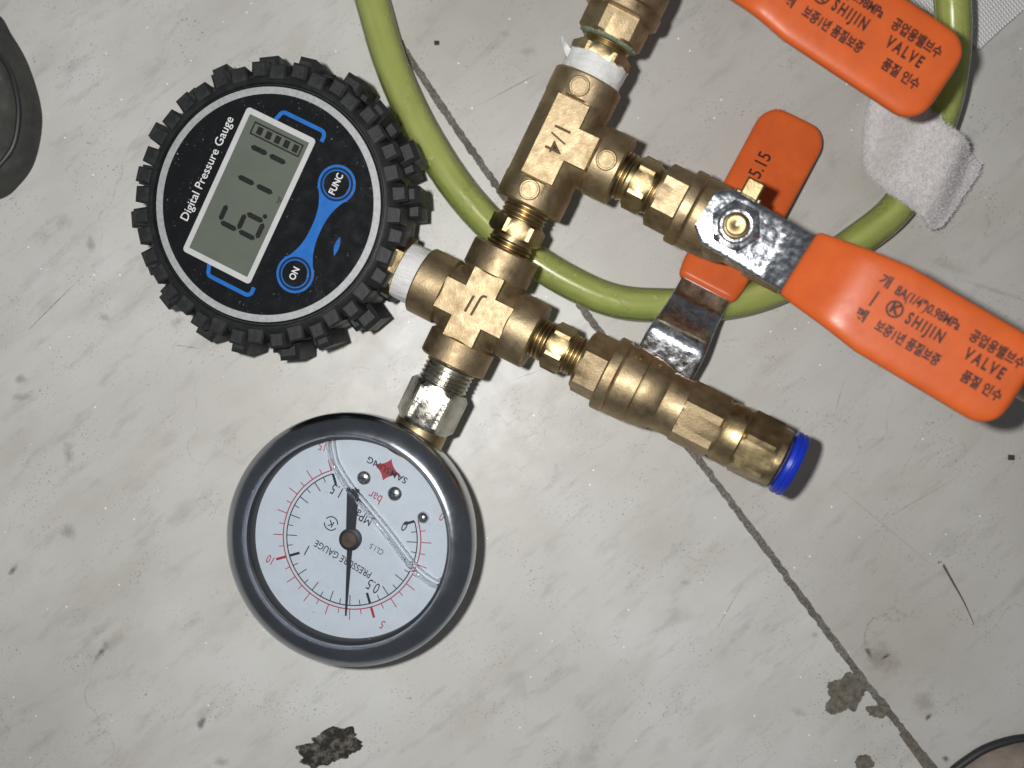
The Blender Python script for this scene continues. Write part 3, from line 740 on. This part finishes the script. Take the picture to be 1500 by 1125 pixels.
# ------------------------------------------------------------------ digital gauge
gd_o = cross_o + B * (tB(407, 298) + 2.5)
gN = N
FD = Matrix((A, -B, N)).transposed().to_4x4(); FD.translation = gd_o; FD = FD @ Matrix.Diagonal((1.03, 1.03, 1.0, 1.0))
dg = thing('digital_pressure_gauge', 'round digital pressure gauge in black knobbly rubber boot reading 6.11', 'pressure gauge', FD)
ZF = 13.4
bootp = [(-9.4, 24), (-9.9, 30), (-9.2, 33.2), (-7.5, 34.6), (0, 35.2), (9, 34.6), (12.2, 33.6), (13.9, 32.2), (14.2, 31.4), (13.6, 31.0), (12.6, 30.9)]
part('rubber_boot', revolve_z(bootp, 120), M_['rubber'], dg)
part('housing_back', revolve_z([(-9.8, 8), (-9.7, 26), (-8.5, 30)], 60), M_['gasket'], dg)
def lug_mesh(nm, r0, r1, wd, z0, z1, ch=0.6, lean=0.0):
    V, F = box(r0, r1, -wd / 2, wd / 2, z0, z1, ch)
    V = [(x - (0.9 if (x > r1 - 0.1 and z < z0 + 0.1) else 0), y * (0.86 if x > r1 - 0.8 else 1.0) + lean * (x - r0), z) for x, y, z in V]
    return make_mesh(nm, V, F, smooth=20)
lugA = lug_mesh('tread_lug_short', 31.7, 35.9, 4.8, 4.0, 13.9, 0.5)
lugS = lug_mesh('tread_lug_step', 32.6, 37.0, 4.6, 1.0, 13.0, 0.7)
lugB = lug_mesh('tread_lug_long', 34.2, 39.4, 5.0, -5.0, 10.0, 1.2)
lugC = lug_mesh('tread_lug_low', 33.6, 40.2, 6.2, -9.4, 5.0, 1.2)
lugD = lug_mesh('tread_lug_rear', 33.6, 38.2, 5.6, -9.2, 2.0, 0.9)
for m_ in (lugA, lugS, lugB, lugC, lugD): m_.materials.append(M_['rubber'])
for i in range(40):
    a = 9.0 * i + 3
    put = [(lugA, 0), (lugD, 4.5)] if i % 2 == 0 else [(lugS, 0), (lugB if i % 4 == 1 else lugC, 0)]
    if abs(((a + 90 + 180) % 360) - 180) < 13: put = put[:1]
    for me, off in put: link('tread_lug', me, None, dg, RZ(a + off + random.uniform(-0.4, 0.4)))
part('face_panel', revolve_z([(9, 30.6), (ZF - 0.2, 30.6), (ZF, 30.3)], 96), M_['panel'], dg, smooth=15)
e1 = ZF + 0.05; e2 = ZF + 0.10; e3 = ZF + 0.15
part('silver_ring', ringslab(circ(30.15, 120), circ(28.35, 120), ZF - 0.1, e1), M_['silver'], dg)
part('lcd_screen', slab(rrect(-19.2, -3.6, 19.2, 14.4, 0.3), ZF - 0.1, e1), M_['lcd'], dg)
lcd = part('lcd_frame', ringslab(rrect(-20.5, -4.8, 20.5, 15.6, 1.0), rrect(-19.0, -3.4, 19.0, 14.2, 0.25), ZF - 0.1, e2), M_['lcdframe'], dg)
# seven-segment figures
def seg(x, y, segs):
    h, wd, t = 5.5, 5.0, 1.35
    S = {'a': (0, h, 1), 'd': (0, -h, 1), 'g': (0, 0, 1), 'b': (wd / 2, h / 2, 0), 'c': (wd / 2, -h / 2, 0), 'f': (-wd / 2, h / 2, 0), 'e': (-wd / 2, -h / 2, 0)}
    for s in segs:
        cx, cy, hor = S[s]; ln = (wd if hor else h) / 2 - 0.28; p = t / 2
        q = [(-ln, 0), (-ln + p, p), (ln - p, p), (ln, 0), (ln - p, -p), (-ln + p, -p)]
        if not hor: q = [(-b, a) for a, b in q]
        part('lcd_segment', slab([(x + cx + a, y + cy + b) for a, b in q], e1 - 0.02, e1 + 0.03), M_['seg'], dg, smooth=0)
seg(-6.8, 4.2, 'acdefg'); seg(0.8, 5.0, 'bc'); seg(9.2, 5.2, 'bc')
part('lcd_segment', slab(circ(0.62, 20, -2.9, -0.9), e1 - 0.02, e1 + 0.03), M_['seg'], dg, smooth=0)
part('battery_icon', ringslab(rrect(14.4, -2.4, 17.9, 12.2, 0.2), rrect(14.8, -2.0, 17.5, 11.8, 0.1), e1 - 0.02, e1 + 0.03), M_['seg'], dg, smooth=0)
for k in range(5): part('battery_bar', slab(rrect(15.15, -1.5 + 2.65 * k, 17.15, 0.1 + 2.65 * k, 0.1), e1 - 0.02, e1 + 0.03), M_['seg'], dg, smooth=0)
text('unit_text', 'kgf', 1.5, T(2.4, -2.4, e1 + 0.01), dg, M_['seg'], thick=0.02)
text('title_text', 'Digital Pressure Gauge', 3.25, T(1.4, 18.6, e1), dg, M_['white'], bold=0.012, wide=0.98)
for s in (-1, 1):
    pth = [(s * 20.5, 7.4)] + [(s * (21.9 + 1.3 * math.cos(a)), 5.6 + 1.3 * math.sin(a)) for a in [math.radians(q) for q in (90, 65, 40, 20, 0)]]
    pth += [(s * (21.9 + 1.3 * math.cos(a)), -4.9 + 1.3 * math.sin(a)) for a in [math.radians(q) for q in (0, -20, -45, -70, -90)]] + [(s * 20.6, -6.2)]
    part('blue_bracket', ribbon(pth, 1.05, ZF - 0.1, e1), M_['blue'], dg)
bx = 12.6; by = -14.6
wst = [(-bx + 2.6, 4.6), (-9, 3.5), (-6, 2.1), (-3, 1.45), (0, 1.3), (3, 1.45), (6, 2.1), (9, 3.5), (bx - 2.6, 4.6)]
top = catmull([(x, by + y, 0) for x, y in wst], 5); bot = catmull([(x, by - y, 0) for x, y in wst], 5)
part('blue_bridge', slab([(v.x, v.y) for v in top] + [(v.x, v.y) for v in bot][::-1], ZF - 0.1, e1), M_['blue'], dg)
for s, tx in ((-1, 'ON'), (1, 'FUNC')):
    bt = part('button', slab(circ(5.0, 48, s * bx, by), ZF - 0.1, e2), M_['blue'], dg)
    part('button_rim', slab(circ(4.35, 48, s * bx, by), ZF, e3), M_['navy'], bt)
    part('button_ring', ringslab(circ(3.75, 48, s * bx, by), circ(3.4, 48, s * bx, by), ZF, e3 + 0.05), M_['blue'], bt)
    part('button_cap', slab(circ(3.35, 48, s * bx, by), ZF, e3 + 0.35), M_['panel'], bt)
    text('button_text', tx, 2.5, T(s * bx, by, e3 + 0.37), bt, M_['white'], bold=0.05, wide=0.86, thick=0.03)
leaf = [(-2.6 + 5.2 * i / 14, -21.6 + 0.75 * math.sin(math.pi * i / 14)) for i in range(15)] + [(2.6 - 5.2 * i / 14, -21.6 - 0.55 * math.sin(math.pi * i / 14)) for i in range(1, 14)]
part('leaf_mark', xf(slab(leaf, ZF - 0.1, e1), T(-1.5, -21.6, 0) @ RZ(8) @ T(0, 21.6, 0)), M_['blue'], dg)
# stem
def yt(px, py): return -axis_t(gd_o, B, px, py)
h0, h1, c1 = (-q / 1.03 for q in (yt(571, 391), yt(589.5, 400), yt(619, 408.5)))
part('stem_hex', xf(revolve(hexprism(h0 - 2.5, h1, 7.7, 0.12)), TO_NY), M_['machined'], dg, smooth=25)
part('stem', xf(revolve([(26, 6), (h0, 6.0), (h1 + 1, 6.2), (c1 + 2, 6.2)], 40), TO_NY), M_['machined'], dg)
part('sealing_tape', xf(revolve([(h1 - 0.3, 6.6), (h1 - 0.1, 7.6), (h1 + 1.2, 7.75), (c1 - 0.8, 7.6), (c1 + 0.4, 7.2)], 70, wob(5, 0.22)), TO_NY), M_['ptfe'], dg)

# ------------------------------------------------------------------ dial gauge
dz = 19.0
da = math.radians(150)
gAx = A
ga_t = tA(516, 790)
ga_c = cross_o + A * ga_t
GN = N
gy = -A; gx = gy.cross(GN)                    # dial up points away from the stem
FG = Matrix((gx, gy, GN)).transposed().to_4x4(); FG.translation = ga_c - B * 3.2 + A * 1.4
FG = FG @ RZ(-2.5)
STEM = RZ(2.5) @ T(-3.2, 1.4, 0)
pg = thing('dial_pressure_gauge', 'liquid filled dial pressure gauge with dark steel bezel and needle near 0.6', 'pressure gauge', FG)
ZB = -11.2
part('case', revolve_z([(ZB, 20), (ZB, 29.5), (ZB + 1.2, 31.4), (ZB + 3, 32.0), (5.2, 32.0), (5.2, 28)], 120), M_['case'], pg)
part('bezel', revolve_z([(3.2, 30.8), (2.9, 33.2), (3.5, 34.2), (5.0, 34.5), (7.6, 34.5), (8.7, 34.25), (9.5, 33.7), (10.6, 32.6), (11.5, 31.3), (12.05, 30.1), (12.3, 29.3), (12.3, 28.9), (11.9, 28.5), (9.6, 28.0), (8.6, 28.0), (8.4, 29.4)], 140, closed=True), M_['bezel'], pg)
part('gasket', revolve_z([(9.35, 28.6), (9.45, 27.6), (9.0, 27.3), (5.0, 27.3), (5.0, 28.6)], 120, closed=True), M_['gasket'], pg)
ZD = 5.4
part('dial', revolve_z([(4.0, 28.0), (ZD, 28.0)], 100), M_['dial'], pg)
SG = 5.42
def dl(cx, cy):
    """position on the dial (mm) of a point measured on the photograph, relative to the needle pin"""
    dx, dy = (cx - 525) / 2.557 / SG, -(cy - 587) / 2.557 / SG
    return dx * math.cos(da) + dy * math.sin(da), -dx * math.sin(da) + dy * math.cos(da)
zt = ZD + 0.04
arcs = lambda r, wd: ringslab_arc(r + wd / 2, r - wd / 2)
def arcslab(r, wd, a0, a1, n=90):
    return slab(circ(r + wd / 2, n, 0, 0, a0, a1) + circ(r - wd / 2, n, 0, 0, a0, a1)[::-1], ZD - 0.05, zt)
RB, RR = 18.3, 19.3
part('scale_arc', arcslab(RB, 0.30, -45, 225), M_['ink'], pg, smooth=0)
part('scale_arc', arcslab(RR, 0.30, -45, 225), M_['redink'], pg, smooth=0)
for k in range(31):
    a = math.radians(225 - 9 * k); c, s = math.cos(a), math.sin(a)
    for r, sg, mt in ((RB, -1, 'ink'), (RR, 1, 'redink')):
        ln, wd = (3.0, 0.7) if k % 10 == 0 else ((2.9, 0.24) if k % 2 == 0 else (1.5, 0.22))
        part('scale_tick', ribbon([(r * c, r * s), ((r + sg * ln) * c, (r + sg * ln) * s)], wd, ZD - 0.05, zt + 0.004), M_[mt], pg, smooth=0)
def dtext(nm, bod, size, cx, cy, mt='ink', rot=0, **k):
    x, y = dl(cx, cy); return text(nm, bod, size, T(x, y, zt - 0.01) @ RZ(rot), pg, M_[mt], thick=0.02, **k)
for bod, cx, cy in (('0', 733, 537), ('0.5', 605, 765), ('1', 350, 630), ('1.5', 475, 405)): dtext('scale_number', bod, 4.3, cx, cy, wide=0.72, bold=0.0)
for bod, cx, cy in (('0', 876, 503), ('5', 637, 910), ('10', 205, 668), ('15', 423, 237)): dtext('scale_number', bod, 3.4, cx, cy, 'redink', wide=0.72, rot=(14 if bod == '15' else 0))
dtext('unit_text', 'bar', 3.8, 622, 430, 'redink', wide=0.78)
dtext('unit_text', 'MPa', 4.0, 577, 506, wide=0.74)
dtext('dial_text', 'PRESSURE GAUGE', 2.75, 490, 664, wide=0.82, bold=0.012)
dtext('dial_text', 'CL1.5', 2.2, 622, 626, wide=0.8)
kx, ky = dl(447, 530)
part('certification_mark', merge(xf(slab(circ(2.0, 30, 0, 0, 20, 165) + circ(1.7, 30, 0, 0, 20, 165)[::-1], ZD - 0.05, zt), T(kx, ky, 0)), xf(slab(circ(2.0, 30, 0, 0, 200, 345) + circ(1.7, 30, 0, 0, 200, 345)[::-1], ZD - 0.05, zt), T(kx, ky, 0))), M_['ink'], pg, smooth=0)
text('certification_letter', 'K', 2.5, T(kx, ky, zt - 0.01), pg, M_['ink'], bold=0.03, thick=0.02)
sx_, sy_ = dl(670, 328)
star = []
for q in range(4):
    a0_, a1_ = math.radians(90 * q + 45 + (0)), math.radians(90 * q + 135)
    p0, p1 = Vector((math.cos(math.radians(90 * q)), math.sin(math.radians(90 * q)))), Vector((math.cos(math.radians(90 * q + 90)), math.sin(math.radians(90 * q + 90))))
    lens = lambda v, q_: Vector((v.x * 4.1, v.y * 3.2))
    for i in range(10):
        t_ = i / 10; ctrl = (p0 + p1) * 0.27
        v = p0 * (1 - t_) ** 2 + ctrl * 2 * t_ * (1 - t_) + p1 * t_ ** 2
        star.append(tuple(lens(v, q)))
part('red_star_logo', xf(slab(star, ZD - 0.05, zt), T(sx_, sy_, 0) @ RZ(6)), M_['redink'], pg, smooth=0)
text('logo_text', 'SAMSUNG', 2.5, T(sx_, sy_, zt + 0.05) @ RZ(0), pg, M_['ink'], thick=0.02, wide=1.05, space=1.05, bold=0.03)
# needle, hub, screws
nd = Matrix.Rotation(math.radians(225 - 110), 4, 'Z')
nz = ZD + 1.2
needle = part('needle', xf(merge(slab([(0, -0.75), (20.9, -0.16), (20.9, 0.16), (0, 0.75)], nz, nz + 0.25), slab([(0, -1.15), (-13.8, -1.65), (-13.8, 1.65), (0, 1.15)], nz + 0.01, nz + 0.26)), nd), M_['ink'], pg, smooth=0)
part('needle_hub', revolve_z([(ZD - 0.2, 3.0), (nz + 0.5, 3.0), (nz + 0.6, 2.8)], 48), M_['ink'], needle)
part('needle_pin', revolve_z([(nz, 2.2), (nz + 1.0, 2.2), (nz + 1.25, 1.9), (nz + 1.3, 0.5), (nz + 1.1, 0.35)], 40), M_['bronze'], needle)
def dome(r, h, n=5): return [(h * math.sin(math.pi / 2 * i / n), r * math.cos(math.pi / 2 * i / n) + 0.001) for i in range(n + 1)]
for cx, cy, r in ((580, 358, 1.95), (697, 418, 2.0)):
    x, y = dl(cx, cy)
    s_ = part('dial_screw', xf(revolve_z([(-0.2, r)] + dome(r, 0.95), 32), T(x, y, ZD)), M_['screw'], pg)
    part('screw_slot', merge(xf(box(-0.7, 0.7, -0.16, 0.16, 0.8, 0.98), T(x, y, ZD) @ RZ(20)), xf(box(-0.16, 0.16, -0.7, 0.7, 0.8, 0.985), T(x, y, ZD) @ RZ(20))), M_['gasket'], s_, smooth=0)
x, y = dl(806, 505)
part('stop_pin', xf(revolve_z([(-0.2, 1.55), (1.4, 1.5)] + [(1.4 + a, b) for a, b in dome(1.45, 0.9)], 28), T(x, y, ZD)), M_['screw'], pg)
# liquid level: the bubble under the window
bp = [dl((px - 310) * 2.557, (py - 560) * 2.557) for px, py in ((488, 640), (489, 655), (492, 672), (499, 688), (516, 714.6), (539, 742), (569, 778.6), (601, 821), (616, 838), (633, 851), (646, 856.5), (659, 851))]
zl = 8.0
bc = catmull([(x, y, zl) for x, y in bp], 8)
part('liquid_edge', tube(bc, 0.72, 14), M_['meniscus'], pg)
inn = []
for i, v in enumerate(bc):
    d = (bc[min(len(bc) - 1, i + 1)] - bc[max(0, i - 1)]).normalized(); inn.append(v + Vector((-d.y, d.x, 0)) * (1.5 if (Vector((-d.y, d.x, 0))).dot(Vector((-v.x, -v.y, 0)) + Vector((*dl(690, 350), 0)) * 1.0) > 0 else -1.5) + Vector((0, 0, -0.35)))
part('liquid_edge', tube(inn, 0.34, 10), M_['meniscus'], pg)
part('window', revolve_z([(9.0, 28.0), (9.3, 28.0)], 80), M_['window'], pg)
# connection
gh0, gh1 = -axis_t(ga_c, -A, 622, 624), -axis_t(ga_c, -A, 648, 566)
gce = -axis_t(ga_c, -A, 664, 534)
part('brass_collar', xf(revolve([(28, 7.6), (gh0 - 0.2, 7.3), (gh0 + 0.4, 6.9)], 48), STEM @ TO_NY), M_['machined'], pg)
part('connection_hex', xf(revolve([(gh0, 7.2, 7.2)] + hexprism(gh0 + 0.2, gh1, 7.35, 1.2)[1:], 72), STEM @ TO_NY @ RX(4)), M_['nickel'], pg, smooth=25)
part('threaded_stem', xf(revolve([(gh1 - 1, 6.2), (gh1 + 0.2, 6.2)] + thread(gh1 + 0.2, gce + 3, 6.9, 1.25, 0.5), 60), STEM @ TO_NY), M_['nickel'], pg)

# ------------------------------------------------------------------ green hose
hp = [(500, -210, 4.9), (520, -90, 4.9), (545, 0, 4.9), (575, 100, 4.9), (622, 200, 4.9), (688, 297, 4.9), (770, 373, 4.9), (880, 434, 4.9), (970, 447, 4.9), (1081, 440, 4.9), (1175, 405, 4.9), (1255, 353, 5.2), (1310, 308, 6), (1345, 252, 8), (1371, 190, 11), (1387, 135, 14), (1396, 69, 17), (1395, 0, 20), (1385, -90, 21), (1360, -200, 14), (1320, -310, 5)]
hpath = catmull([P(*q) for q in hp], 10)
ho = thing('green_hose', 'translucent yellow-green vinyl hose looping under the fittings and valves', 'hose', Matrix.Identity(4))
hw_ = part('hose_wall', tube(hpath, 4.9, 36), M_['hose'], ho)
at_ = hw_.data.attributes.new('streak', 'FLOAT', 'POINT')
for i_ in range(len(hw_.data.vertices)):
    k_ = 2 * math.pi * (i_ % 36) / 36; l_ = (i_ // 36) * 0.012
    at_.data[i_].value = 0.5 + 0.9 * mnoise.noise((math.cos(k_) * 2.2, math.sin(k_) * 2.2, l_)) + 0.5 * mnoise.noise((math.cos(k_) * 5, math.sin(k_) * 5, l_ * 2 + 4))
part('hose_bore', tube(hpath, 3.1, 20), M_['core'], ho)

# ------------------------------------------------------------------ straps on the hose
def coons(top, bot, left, right, zf, nu=40, nv=40):
    def ev(c, t):
        f = t * (len(c) - 1); i = min(int(f), len(c) - 2); return c[i].lerp(c[i + 1], f - i)
    G = []
    for j in range(nv + 1):
        v = j / nv
        for i in range(nu + 1):
            u = i / nu
            p = ev(top, u) * (1 - v) + ev(bot, u) * v + ev(left, v) * (1 - u) + ev(right, v) * u
            p -= (1 - u) * (1 - v) * top[0] + u * (1 - v) * top[-1] + (1 - u) * v * bot[0] + u * v * bot[-1]
            p.z = zf(u, v, p); G.append(p)
    return G, nu, nv
def sheet(G, nu, nv, th):
    n = len(G); V = [tuple(p) for p in G] + [(p.x, p.y, p.z - th) for p in G]; F = []
    k = lambda i, j: j * (nu + 1) + i
    for j in range(nv):
        for i in range(nu):
            F.append((k(i, j), k(i + 1, j), k(i + 1, j + 1), k(i, j + 1))); F.append((n + k(i, j), n + k(i, j + 1), n + k(i + 1, j + 1), n + k(i + 1, j)))
    for i in range(nu):
        for j in (0, nv): F.append((k(i, j), k(i + 1, j), n + k(i + 1, j), n + k(i, j)))
    for j in range(nv):
        for i in (0, nu): F.append((k(i, j), k(i, j + 1), n + k(i, j + 1), n + k(i, j)))
    return V, F
def curve2(pts, z): return catmull([P(x, y, z) for x, y in pts], 10)
hl = [p for p in hpath]
def hose_near(p):
    return min((((p.x - q.x) ** 2 + (p.y - q.y) ** 2) ** 0.5, q.z) for q in hl)
def strap_z(u, v, p):
    d, hz = hose_near(p)
    z = 2.4 + max(0.0, (hz + 4.9 + 1.6 - 2.4)) * math.exp(-(d / 10.5) ** 4)
    z += 3.0 * u * math.exp(-(d / 40) ** 2) + 0.5 * mnoise.noise((p.x * 0.12, p.y * 0.12, 3))
    return z
S = coons(curve2([(1285, 118), (1312, 152), (1340, 182), (1372, 208), (1408, 224), (1441, 241)], 9), curve2([(1288, 290), (1312, 305), (1334, 320), (1352, 334), (1366, 334), (1378, 329)], 8),
          curve2([(1285, 118), (1270, 170), (1266, 225), (1272, 262), (1288, 290)], 3), curve2([(1441, 241), (1432, 262), (1410, 292), (1392, 316), (1378, 329)], 7), strap_z, 60, 60)
stp = thing('hook_and_loop_strap', 'fuzzy pale grey hook-and-loop strap wrapped over the green hose', 'strap', Matrix.Identity(4))
part('felt_band', sheet(*S, 1.8), M_['felt'], stp, smooth=60)
# loose fibres standing off the felt
FV, FF = [], []
G = S[0]
for k in range(9000):
    i, j = random.random() * 59, random.random() * 59
    if random.random() < 0.35:
        if random.random() < 0.5: i = random.choice((0.0, 58.99))
        else: j = random.choice((0.0, 58.99))
    a = G[int(j) * 61 + int(i)]; b = G[(int(j) + 1) * 61 + int(i) + 1]; p = a.lerp(b, random.random()) + Vector((random.uniform(-.3, .3), random.uniform(-.3, .3), 0))
    ln = random.uniform(0.5, 1.5); th = random.uniform(0, 6.28); el = random.uniform(0.1, 0.7)
    d = Vector((math.cos(th) * math.cos(el), math.sin(th) * math.cos(el), math.sin(el))) * ln
    s = Vector((-math.sin(th), math.cos(th), 0)) * 0.045
    o = len(FV); m = p + d * 0.55 + Vector((0, 0, 0.2))
    FV += [tuple(p - s), tuple(p + s), tuple(m + s), tuple(m - s), tuple(p + d)]; FF += [(o, o + 1, o + 2, o + 3), (o + 3, o + 2, o + 4)]
me = bpy.data.meshes.new('felt_fibres'); me.from_pydata([tuple(c * MM for c in v) for v in FV], [], FF)
fb = link('felt_fibres', me, M_['felt'], stp); fb['kind'] = 'stuff'
W = coons(curve2([(1318, 150), (1345, 168), (1378, 186), (1400, 200), (1442, 238)], 2), curve2([(1300, 280), (1320, 295), (1350, 318), (1378, 322), (1384, 322)], 2), curve2([(1318, 150), (1300, 280)], 2), curve2([(1442, 238), (1384, 322)], 2), lambda u, v, p: 1.3 + 0.15 * mnoise.noise((p.x, p.y, 0)), 24, 24)
part('woven_back', sheet(*W, 1.1), M_['woven'], stp, smooth=60)

W2 = coons(curve2([(1330, -95), (1440, -60), (1560, -40)], 2), curve2([(1332, 20), (1355, 14), (1436, 72)], 2), curve2([(1330, -95), (1332, 20)], 2), curve2([(1560, -40), (1500, 14), (1470, 40), (1436, 72)], 2), lambda u, v, p: 2.0 + 0.5 * mnoise.noise((p.x * 0.08, p.y * 0.08, 1)), 40, 40)
tag(part('woven_strap', sheet(*W2, 1.9), M_['woven'], smooth=60), 'white coarsely woven strap end lying under the green hose', 'strap')

# ------------------------------------------------------------------ things cut off by the edge of the view
def pillow(outline, hfun, rings=24, z0=0.0):
    n = len(outline); c = sum(outline, Vector((0, 0, 0))) / n; V, F = [], []
    for r in range(rings + 1):
        t = 1 - r / rings * 0.985
        for q in outline:
            p = c.lerp(q, t); V.append((p.x, p.y, z0 + hfun(t, p)))
    for r in range(rings):
        for k in range(n):
            k2 = (k + 1) % n; F.append((r * n + k, r * n + k2, (r + 1) * n + k2, (r + 1) * n + k))
    F.append(tuple(range(rings * n, rings * n + n))); F.append(tuple(range(n))[::-1])
    return V, F
def loop(pts):
    q = [P(*p) for p in pts]; q = q[-1:] + q + q[:2]; c = catmull(q, 8)
    return c[8:8 + 8 * len(pts)]
gl = loop([(-10, 18), (18, 52), (44, 100), (62, 170), (52, 235), (28, 272), (0, 292), (-60, 300), (-170, 260), (-190, 120), (-90, 20)])
def gh(t, p):
    e = max(0.0, 1 - t ** 3.5)
    f = 2.4 * mnoise.noise((p.x * 0.09, p.y * 0.13, 2)) + 1.8 * (1 - abs(mnoise.noise((p.x * 0.12 + 3, p.y * 0.06, 6)))) ** 4
    return 12 * e ** 0.55 + f * min(1, e * 3)
glv = thing('work_glove', 'dark creased leather glove tip lying beside the digital gauge', 'glove', T(*P(-60, 160)))
iv = T(*(-P(-60, 160)))
part('glove_shell', xf(pillow(gl, gh), iv), M_['darkrubber'], glv, smooth=60)
seamp = [P(-20, 60, 10), P(5, 92, 11), P(18, 120, 10.5), P(27, 165, 9.5), P(20, 215, 9.0), P(-10, 250, 10)]
part('glove_seam', xf(tube(catmull([Vector((p.x, p.y, 9.6)) for p in seamp], 8), 0.7, 8), iv), M_['sole'], glv)
sh = loop([(1385, 1140), (1420, 1108), (1455, 1090), (1500, 1080), (1560, 1082), (1640, 1120), (1690, 1200), (1640, 1300), (1520, 1330), (1420, 1270), (1380, 1190)])
shoe = thing('slipper', 'beige slipper toe with black rubber edge cut off beside the chipped tile', 'slipper', T(*P(1530, 1200)))
iv = T(*(-P(1530, 1200)))
part('upper', xf(pillow(sh, lambda t, p: 1.6 + 9 * max(0, 1 - t ** 3) ** 0.6 + 0.4 * mnoise.noise((p.x * .1, p.y * .1, 0))), iv), M_['suede'], shoe, smooth=60)
part('sole_edge', xf(tube([Vector((p.x, p.y, 1.5)) for p in sh + sh[:1]], 1.5, 12), iv), M_['sole'], shoe)
part('red_trim', xf(tube([Vector((p.x, p.y, 9.5)) for p in catmull([P(1455, 1135), P(1495, 1112), P(1545, 1105), P(1590, 1120)], 8)], 1.8, 12), iv), M_['redtrim'], shoe)

# small loose things
tag(part('loose_thread', tube(catmull([P(1455, 475, 0.3), P(1470, 482, 0.5), P(1490, 484, 0.3), P(1515, 482, 0.3), P(1560, 470, 0.3)], 8), 0.14, 6), M_['thread']), 'thin white thread on the floor beside the wide orange lever', 'thread')
tag(part('dry_grass_blade', tube(catmull([P(1382, 828, 0.3), P(1394, 850, 1.4), P(1412, 882, 1.0), P(1427, 915, 0.25)], 8), 0.22, 6, lambda t: 0.28 * (1 - t) + 0.08), M_['straw']), 'thin dry grass blade lying alone on the stone tile', 'grass blade')
for i, (px, py, s, lb) in enumerate(((1481, 670, 0.9, 'small square brown crumb on the bare stone tile'), (640, 63, 0.7, 'small black crumb on the tile beside the green hose'))):
    q = P(px, py)
    Vc, Fc = box(-s, s, -s * 0.8, s * 0.8, -0.1, s * 0.8, s * 0.3)
    Vc = [(q.x + x + 0.2 * s * mnoise.noise((x, y, z + i)), q.y + y + 0.3 * s * mnoise.noise((y, z, x + i)), z) for x, y, z in Vc]
    tag(part('crumb', (Vc, Fc), M_['crumb'], smooth=0), lb, 'crumb')
